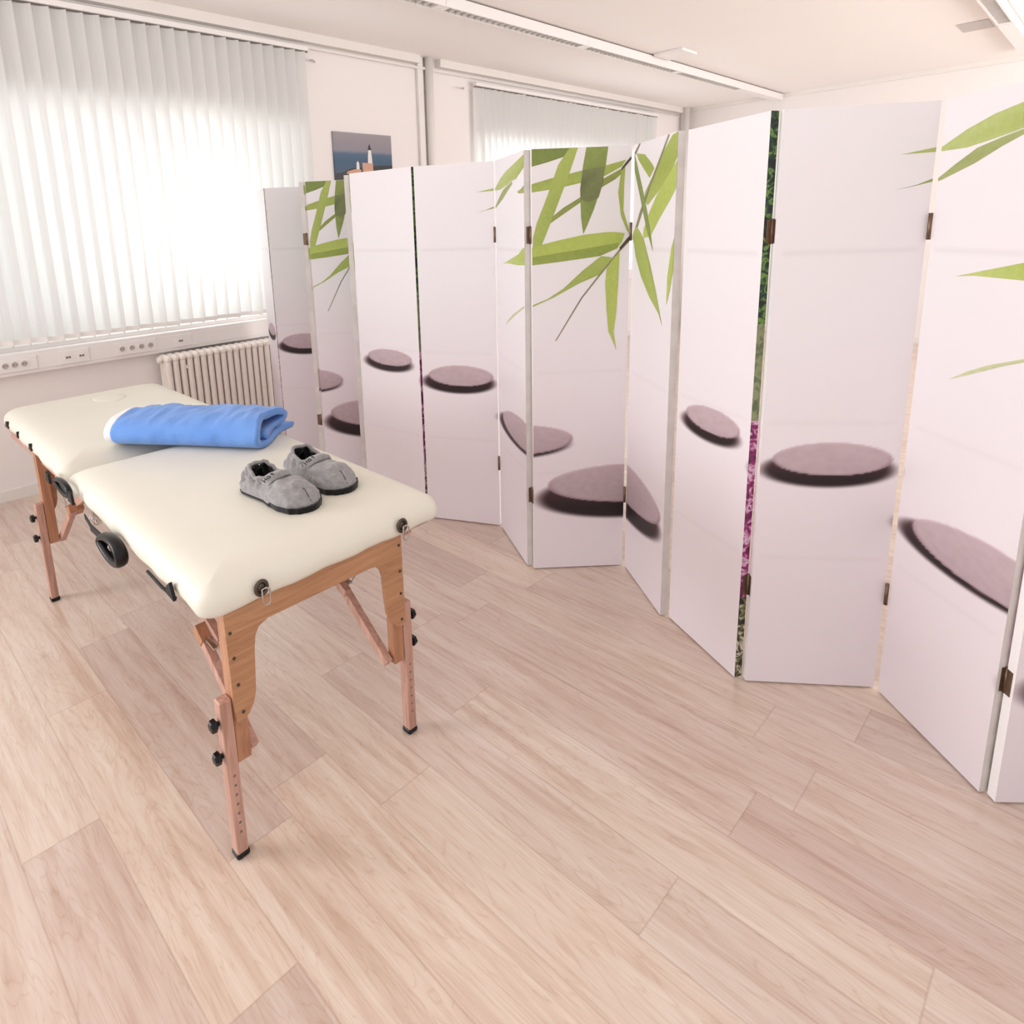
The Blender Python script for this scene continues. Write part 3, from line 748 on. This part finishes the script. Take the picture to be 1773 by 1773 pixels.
# legs
def knob(parent, x, y, z, s_):
    b = BM(); cyl(b, (x, y, z), (x+s_*0.012, y, z), 0.006, 8)
    n = 12; rr = []
    for xx, r in ((0.010, 0.010), (0.013, 0.0155), (0.024, 0.0145), (0.027, 0.010)):
        rr.append([b.verts.new((x+s_*xx, y+math.cos(t)*r*(1+0.08*math.cos(6*t)), z+math.sin(t)*r*(1+0.08*math.cos(6*t)))) for t in [2*PI*k/n for k in range(n)]])
    for A, B in zip(rr[:-1], rr[1:]):
        for k in range(n): b.faces.new((A[k], A[(k+1) % n], B[(k+1) % n], B[k]))
    b.faces.new(rr[-1]); bmesh.ops.recalc_face_normals(b, faces=b.faces)
    obj('knob', b, 'black', parent=parent)
for sx, xo in ((-1, 0.555), (1, 1.089)):
    for yy, sy in ((1.348, 1), (3.050, -1)):
        ya, yb = (yy, yy+0.030) if sy > 0 else (yy-0.030, yy)
        xi = xo-sx*0.036
        b = BM(); box(b, min(xo, xi), max(xo, xi), ya, yb, 0.262, 0.664); up = obj('upper_leg', b, 'beechd', parent=TB, mods=bevel(0.002))
        x2 = xo+sx*0.031; yc = (ya+yb)/2-sy*0.004
        b = BM(); box(b, min(xo+sx*0.001, x2), max(xo+sx*0.001, x2), yc-0.016, yc+0.016, 0.014, 0.446); lg = obj('leg', b, 'beech', parent=TB, mods=bevel(0.004, 3))
        b = BM(); box(b, min(xo, x2)-0.002, max(xo, x2)+0.002, yc-0.018, yc+0.018, 0.0, 0.018); obj('foot', b, 'black', parent=lg, mods=bevel(0.006, 3))
        for z in (0.388, 0.298): knob(lg, x2-sx*0.004, yc, z, sx)
        if sy > 0:
            for q in range(7):
                b = BM(); cyl(b, ((xo+x2)/2, yc-0.0166, 0.24-q*0.027), ((xo+x2)/2, yc-0.0150, 0.24-q*0.027), 0.0035, 8); obj('adjustment_hole', b, 'darkslot', parent=lg)
        # folding brace
        xb = xi-sx*0.014
        y0 = (ya+yb)/2
        b = BM(); beam(b, (xb, y0+sy*0.0, 0.268), (xb, y0+sy*0.262, 0.478), 0.022, 0.030, up=(1, 0, 0)); obj('lower_brace', b, 'beech', parent=TB, mods=bevel(0.002))
        b = BM(); beam(b, (xb-sx*0.024, y0+sy*0.150, 0.445), (xb-sx*0.024, y0+sy*0.56, 0.650), 0.022, 0.030, up=(1, 0, 0)); ub = obj('upper_brace', b, 'beech', parent=TB, mods=bevel(0.002))
        b = BM(); beam(b, (xb-sx*0.012, y0+sy*0.225, 0.455), (xb-sx*0.012, y0+sy*0.262, 0.485), 0.052, 0.033, up=(1, 0, 0)); obj('brace_joint', b, 'beechd', parent=ub)
        b = BM(); beam(b, (xb, y0+sy*0.165, 0.462), (xb, y0+sy*0.215, 0.470), 0.012, 0.006, up=(1, 0, 0)); obj('latch', b, 'steel', parent=ub)
        b = BM(); tube(b, [(xb, y0+sy*0.16, 0.47), (xb+sx*0.004, y0+sy*0.10, 0.55), (xb+sx*0.01, y0+sy*0.03, 0.655)], 0.0014, 6); obj('cable', b, 'steel', parent=TB)
# steel cable along the left side under the fold
b = BM(); tube(b, [(0.555, 2.30, 0.668), (0.535, 2.20, 0.645), (0.520, 2.12, 0.655)], 0.002, 6); obj('cable', b, 'steel', parent=TB)
for q in range(4):
    b = BM(); n = 12; tube(b, [(0.530+0.012*math.cos(t), 2.185-q*0.012, 0.652+0.012*math.sin(t)) for t in [2*PI*k/n for k in range(n)]], 0.0015, 5, closed=True); obj('spring_ring', b, 'steel', parent=TB)
# carrying handles
def oval(cy, cz, ry, rz, x, r, fl, name='carry_handle', tilt=0.0):
    b = BM(); n = 32; pts = []
    for k in range(n):
        t = 2*PI*k/n; yy = math.cos(t)*ry; zz = math.sin(t)*rz*(1-0.25*math.cos(t))
        pts.append((x, cy+yy*math.cos(tilt)-zz*math.sin(tilt), cz+yy*math.sin(tilt)+zz*math.cos(tilt)))
    tube(b, pts, r, 10, closed=True, flat=fl)
    return obj(name, b, 'black', parent=TB, smooth=True)
h1 = oval(1.875, 0.672, 0.080, 0.031, 0.487, 0.0185, 0.6)
b = BM(); n = 10; tube(b, [(0.487+math.cos(t)*0.015, 1.845+0.0*t, 0.692+math.sin(t)*0.015) for t in [2*PI*k/n for k in range(n)]], 0.003, 6, closed=True); obj('handle_clip', b, 'steel', parent=h1)
b = BM(); beam(b, (0.502, 2.17, 0.672), (0.492, 2.06, 0.668), 0.003, 0.016, up=(1, 0, 0)); beam(b, (0.492, 2.08, 0.668), (0.490, 1.955, 0.672), 0.004, 0.022, up=(1, 0, 0)); obj('strap', b, 'strap', parent=TB)
oval(2.385, 0.712, 0.080, 0.020, 0.500, 0.010, 0.8)
for y in (2.535, 2.265):
    b = BM(); prism(b, [(y-0.022, 0.690), (y+0.024, 0.694), (y+0.014, 0.728), (y-0.014, 0.724)], 'x', 0.489, 0.497); obj('strap_tab', b, 'strap', parent=TB)
for y, z in ((1.475, 0.705),):
    b = BM(); prism(b, [(y-0.022, z-0.022), (y+0.022, z-0.016), (y+0.014, z+0.004), (y-0.006, z+0.020)], 'x', 0.490, 0.498); obj('strap_tab', b, 'strap', parent=TB)
for y in (2.96, 3.20, 3.42):
    hw = {2.96: 0.018, 3.20: 0.010, 3.42: 0.026}[y]; xs_ = 0.022*(y-1.32)+0.493
    b = BM(); prism(b, [(y-hw, 0.700), (y+hw, 0.703), (y+hw*0.6, 0.726), (y-hw*0.5, 0.728)], 'x', xs_, xs_+0.010); obj('strap_tab', b, 'strap', parent=TB)
b = BM(); tube(b, [(0.506, 1.66, 0.676), (0.503, 1.56, 0.673), (0.505, 1.48, 0.674)], 0.004, 6); obj('strap', b, 'strap', parent=TB)
# eyelets with snap hooks on the near end
for x in (0.640, 1.072):
    y = 1.306
    b = BM(); n = 20
    tube(b, [(x+math.cos(t)*0.014, y, 0.712+math.sin(t)*0.017) for t in [2*PI*k/n for k in range(n)]], 0.005, 8, closed=True, flat=0.8)
    cyl(b, (x, y+0.006, 0.712), (x, y-0.001, 0.712), 0.014, 16)
    e_ = obj('eyelet', b, 'darkmetal', parent=TB, smooth=True)
    b = BM(); w_ = 0.010
    tube(b, [(x+0.006+dx, y-0.009, z) for dx, z in ((-w_, 0.712), (-w_, 0.690), (-w_*0.9, 0.676), (-w_*0.4, 0.670), (w_*0.4, 0.670), (w_*0.9, 0.676), (w_, 0.690), (w_, 0.706), (0, 0.714))], 0.0022, 8, closed=True)
    obj('snap_hook', b, 'steel', parent=e_, smooth=True)

# ------------------------------------------------------------------ folded towel
def towel():
    A = Vector((0.712, 2.560, 0)); Bp = Vector((1.045, 2.060, 0))
    ax = (Bp-A).normalized(); L = (Bp-A).length; wv = Vector((-ax.y, ax.x, 0))
    if wv.x < 0: wv = -wv
    root = empty('folded_towel', (1.0, 2.45, 0.760)); tag(root, 'blue folded fleece towel lying on the massage table beside the slippers', 'towel')
    # centre line of the sheet in (s across, z): bottom layer -> front fold -> top -> far fold -> inside
    cl = [(0.292, 0.012), (0.20, 0.012), (0.12, 0.012), (0.05, 0.012), (0.018, 0.018), (0.003, 0.036), (0.001, 0.056), (0.012, 0.078), (0.038, 0.092), (0.08, 0.099), (0.14, 0.102), (0.19, 0.101), (0.222, 0.094), (0.236, 0.078), (0.230, 0.060), (0.205, 0.050), (0.15, 0.045), (0.09, 0.040), (0.06, 0.037)]
    # resample
    def res(P, n):
        Ls = [0]
        for i in range(1, len(P)): Ls.append(Ls[-1]+math.hypot(P[i][0]-P[i-1][0], P[i][1]-P[i-1][1]))
        out = []
        for k in range(n+1):
            t = Ls[-1]*k/n; i = 1
            while i < len(P)-1 and Ls[i] < t: i += 1
            q = (t-Ls[i-1])/(Ls[i]-Ls[i-1]); out.append((P[i-1][0]+(P[i][0]-P[i-1][0])*q, P[i-1][1]+(P[i][1]-P[i-1][1])*q))
        return out
    ctr = res(cl, 60); th = 0.0120
    ring = []
    nn = len(ctr)
    def nrm(i):
        a = ctr[max(0, i-1)]; b_ = ctr[min(nn-1, i+1)]; dx, dz = b_[0]-a[0], b_[1]-a[1]; l = math.hypot(dx, dz) or 1; return (-dz/l, dx/l)
    outer = [(c[0]+nrm(i)[0]*th, c[1]+nrm(i)[1]*th) for i, c in enumerate(ctr)]
    inner = [(c[0]-nrm(i)[0]*th, c[1]-nrm(i)[1]*th) for i, c in enumerate(ctr)]
    loop = outer+[(ctr[-1][0]-0.006, ctr[-1][1])]+inner[::-1]+[(ctr[0][0]+0.007, ctr[0][1])]
    def build(t0, t1, m, grow, name, mat, par, phase=0.0):
        bm = BM(); rings = []
        for j in range(m+1):
            t = t0+(t1-t0)*j/m
            R_ = []
            for (s_, z) in loop:
                wide = 1.0+0.10*sm(0.6, 0.0, t)
                zsc = 1.0-0.05*sm(0.35, 0.0, t)
                s2 = 0.12+(s_-0.12)*wide*grow; z2 = (z-0.0)*zsc
                z2 = 0.0015+z2*(0.5+0.5*grow)
                p = A+ax*(t*L)+wv*s2+Vector((0, 0, 0.760+z2))
                n1 = noise.noise(Vector((p.x*9, p.y*9, z2*14)))*0.010+noise.noise(Vector((t*16, s_*11, z2*8+3)))*0.007+noise.noise(Vector((t*34, s_*20, 7)))*0.003
                k_ = sm(0.012, 0.05, z2)
                p += Vector((0, 0, 1))*n1*k_+wv*n1*0.6*k_
                p += ax*(0.012*math.sin(s_*22+z*25))*sm(0.8, 1.0, t)
                if z2 > 0.085: p.z -= 0.010*math.exp(-((t-0.45)/0.10)**2-((s_-0.20)/0.045)**2)
                p.z = max(p.z, 0.7612)
                R_.append(bm.verts.new(p))
            rings.append(R_)
        n = len(loop)
        for a_, b_ in zip(rings[:-1], rings[1:]):
            for k in range(n): bm.faces.new((a_[k], a_[(k+1) % n], b_[(k+1) % n], b_[k]))
        for R_ in (rings[0], rings[-1]):
            m_ = len(outer)
            for k in range(m_-1):
                bm.faces.new((R_[k], R_[k+1], R_[n-2-k-1], R_[n-2-k]))
            bm.faces.new((R_[m_-1], R_[m_], R_[m_+1])); bm.faces.new((R_[n-1], R_[0], R_[n-2]))
        bmesh.ops.recalc_face_normals(bm, faces=bm.faces)
        return obj(name, bm, mat, parent=par, smooth=True)
    build(0.045, 1.0, 60, 1.0, 'towel_body', 'towel', root)
    build(-0.005, 0.048, 5, 0.97, 'white_hem', 'towelw', root)
    return root
towel()

# ------------------------------------------------------------------ slippers
def slipper(name_label, hx, hy, tx, ty, z0, flip):
    root = empty('slipper', (hx, hy, z0)); tag(root, name_label, 'slipper', 'pair of grey slippers')
    ang = math.atan2(ty-hy, tx-hx); L = math.hypot(tx-hx, ty-hy)
    ca, sa = math.cos(ang), math.sin(ang)
    def W_(x, y, z): return Vector((hx+ca*x-sa*y, hy+sa*x+ca*y, z0+z))
    def half(s_):   # half width
        P = [(0.0, 0.018), (0.04, 0.033), (0.12, 0.043), (0.25, 0.046), (0.45, 0.048), (0.60, 0.058), (0.74, 0.064), (0.86, 0.060), (0.94, 0.045), (0.985, 0.024), (1.0, 0.008)]
        for (a, va), (b_, vb) in zip(P[:-1], P[1:]):
            if s_ <= b_: q = (s_-a)/(b_-a); q = q*q*(3-2*q); return va+(vb-va)*q
        return P[-1][1]
    def height(s_):
        P = [(0.0, 0.026), (0.05, 0.046), (0.12, 0.068), (0.20, 0.094), (0.27, 0.092), (0.42, 0.072), (0.50, 0.071), (0.60, 0.071), (0.78, 0.068), (0.90, 0.056), (0.97, 0.034), (1.0, 0.014)]
        for (a, va), (b_, vb) in zip(P[:-1], P[1:]):
            if s_ <= b_: q = (s_-a)/(b_-a); q = q*q*(3-2*q); return va+(vb-va)*q
        return P[-1][1]
    NS_, NTH = 64, 40
    oc, orx, ory = 0.315, 0.145, 0.62   # opening centre / half length (s), half width (fraction of theta)
    def pt(i, j, shrink=0.0):
        s_ = i/NS_; th = PI*j/NTH
        w_ = half(s_)-shrink; h = height(s_)-shrink
        c = math.cos(th); si = math.sin(th)
        y = w_*math.copysign(abs(c)**0.75, c); z = 0.010+(h-0.010)*(si**0.72)
        x = s_*L
        wr = 0.0
        p = W_(x, y, z)
        if s_ < 0.52:
            wr = noise.noise(Vector((s_*17+flip*5, th*2.0, 1.0)))*0.011+math.sin(s_*58+th*1.5+flip)*0.003*sm(0.5, 0.2, s_)
        wr += noise.noise(Vector((s_*7, th*2.5, flip*3.0)))*0.007
        k_ = sm(0.0, 0.5, si)
        p += Vector((-sa*c, ca*c, si))*wr*k_
        if 0.56 < s_ < 0.62: p.z -= 0.004*math.sin((s_-0.56)/0.06*PI)*k_
        return p
    def inopen(i, j):
        s_ = (i+0.5)/NS_; th = (j+0.5)/NTH-0.5
        return ((s_-oc)/orx)**2+(th/0.270)**2 < 1
    def sheet(shrink, mat, name, par):
        bm = BM(); g = [[bm.verts.new(pt(i, j, shrink)) for j in range(NTH+1)] for i in range(NS_+1)]
        for i in range(NS_):
            for j in range(NTH):
                if not inopen(i, j): bm.faces.new((g[i][j], g[i+1][j], g[i+1][j+1], g[i][j+1]))
        bm.faces.new(g[0]); bm.faces.new(g[NS_][::-1])
        loose = [v for v in bm.verts if not v.link_faces]; bmesh.ops.delete(bm, geom=loose, context='VERTS')
        bmesh.ops.recalc_face_normals(bm, faces=bm.faces)
        return obj(name, bm, mat, parent=par, smooth=True)
    up = sheet(0.0, 'felt', 'upper', root); sheet(0.004, 'feltd', 'lining', root)
    # sole
    bm = BM(); lo, hi = [], []
    pts = [(i/NS_*L, half(i/NS_)) for i in range(NS_+1)]; loop = [(x+0.000, w_) for x, w_ in pts]+[(x, -w_) for x, w_ in pts[::-1]]
    e = 0.002
    for x, y in loop:
        sc = 1.0; xx = x+(0.006 if x > 0.8*L else 0)
        lo.append(bm.verts.new(W_(xx, y+math.copysign(e, y)-math.copysign(0.004, y), 0.0))); hi.append(bm.verts.new(W_(xx, y+math.copysign(e, y), 0.017 if x > 0.62*L else 0.006)))
    n = len(loop)
    for k in range(n): bm.faces.new((lo[k], lo[(k+1) % n], hi[(k+1) % n], hi[k]))
    bm.faces.new(lo[::-1]); bm.faces.new(hi); bmesh.ops.recalc_face_normals(bm, faces=bm.faces)
    obj('sole', bm, 'feltd', parent=root)
    # collar round the opening
    bm = BM(); n = 40; P = []
    for k in range(n):
        t = 2*PI*k/n; s_ = oc+orx*math.cos(t); th = 0.5+0.270*math.sin(t)
        w_ = half(s_); h = height(s_); c = math.cos(PI*th); si = math.sin(PI*th)
        p = W_(s_*L, w_*math.copysign(abs(c)**0.75, c), 0.010+(h-0.010)*(si**0.72)+0.002)
        p += Vector((0, 0, noise.noise(Vector((s_*17+flip*5, PI*th*2.0, 1.0)))*0.0075)); P.append(p)
    tube(bm, P, 0.0058, 8, closed=True); obj('collar', bm, 'felt', parent=root, smooth=True)
    # tongue band with lettering
    def surf(s_, th, lift):
        w_ = half(s_); h = height(s_); c = math.cos(PI*th); si = math.sin(PI*th)
        return W_(s_*L, w_*math.copysign(abs(c)**0.75, c), 0.010+(h-0.010)*(si**0.72)+lift)
    bm = BM(); m = 20; G = []
    for k in range(m+1):
        th = 0.16+0.68*k/m; cv = 0.055*(1-((th-0.5)/0.34)**2)
        G.append([bm.verts.new(surf(0.425+cv+q, th, lf)) for q, lf in ((0.0, 0.003), (0.012, 0.013), (0.085, 0.012), (0.105, 0.001))])
    for a_, b_ in zip(G[:-1], G[1:]):
        for q in range(3): bm.faces.new((a_[q], b_[q], b_[q+1], a_[q+1]))
    bmesh.ops.recalc_face_normals(bm, faces=bm.faces)
    tg = obj('tongue_band', bm, 'felt', parent=root, smooth=True)
    # letters H O T as thin raised strokes on the band
    STRK = {'H': [((0, 0), (0, 1)), ((0.6, 0), (0.6, 1)), ((0, 0.5), (0.6, 0.5))], 'o': [((0, 0), (0, 0.65)), ((0.5, 0), (0.5, 0.65)), ((0, 0), (0.5, 0)), ((0, 0.65), (0.5, 0.65))], 't': [((0.25, 0), (0.25, 0.9)), ((0, 0.65), (0.5, 0.65))]}
    bm = BM(); cur = 0.0
    for ch in 'Hot':
        for (a_, b_) in STRK[ch]:
            q = []
            for (u, v) in (a_, b_):
                th = 0.80-(cur+u)*0.098; cv = 0.055*(1-((th-0.5)/0.34)**2)
                q.append(surf(0.425+cv+0.082-v*0.062, th, 0.0136))
            tube(bm, q, 0.0013, 6)
        cur += 0.95
    obj('lettering', bm, 'ink', parent=tg)
    # dark toe seam
    bm = BM(); tube(bm, [pt(int(s_*NS_), int(NTH*0.50))+Vector((0, 0, 0.0008)) for s_ in (0.89, 0.92, 0.955, 0.985)], 0.0011, 6); obj('toe_seam', bm, 'ink', parent=up)
    return root
slipper('grey marl slipper on the massage table, the nearer left one of the pair', 0.862, 1.785, 0.905, 1.488, 0.7608, 0)
slipper('grey marl slipper on the massage table, the right one partly behind its mate', 1.035, 1.815, 1.048, 1.515, 0.7608, 1)
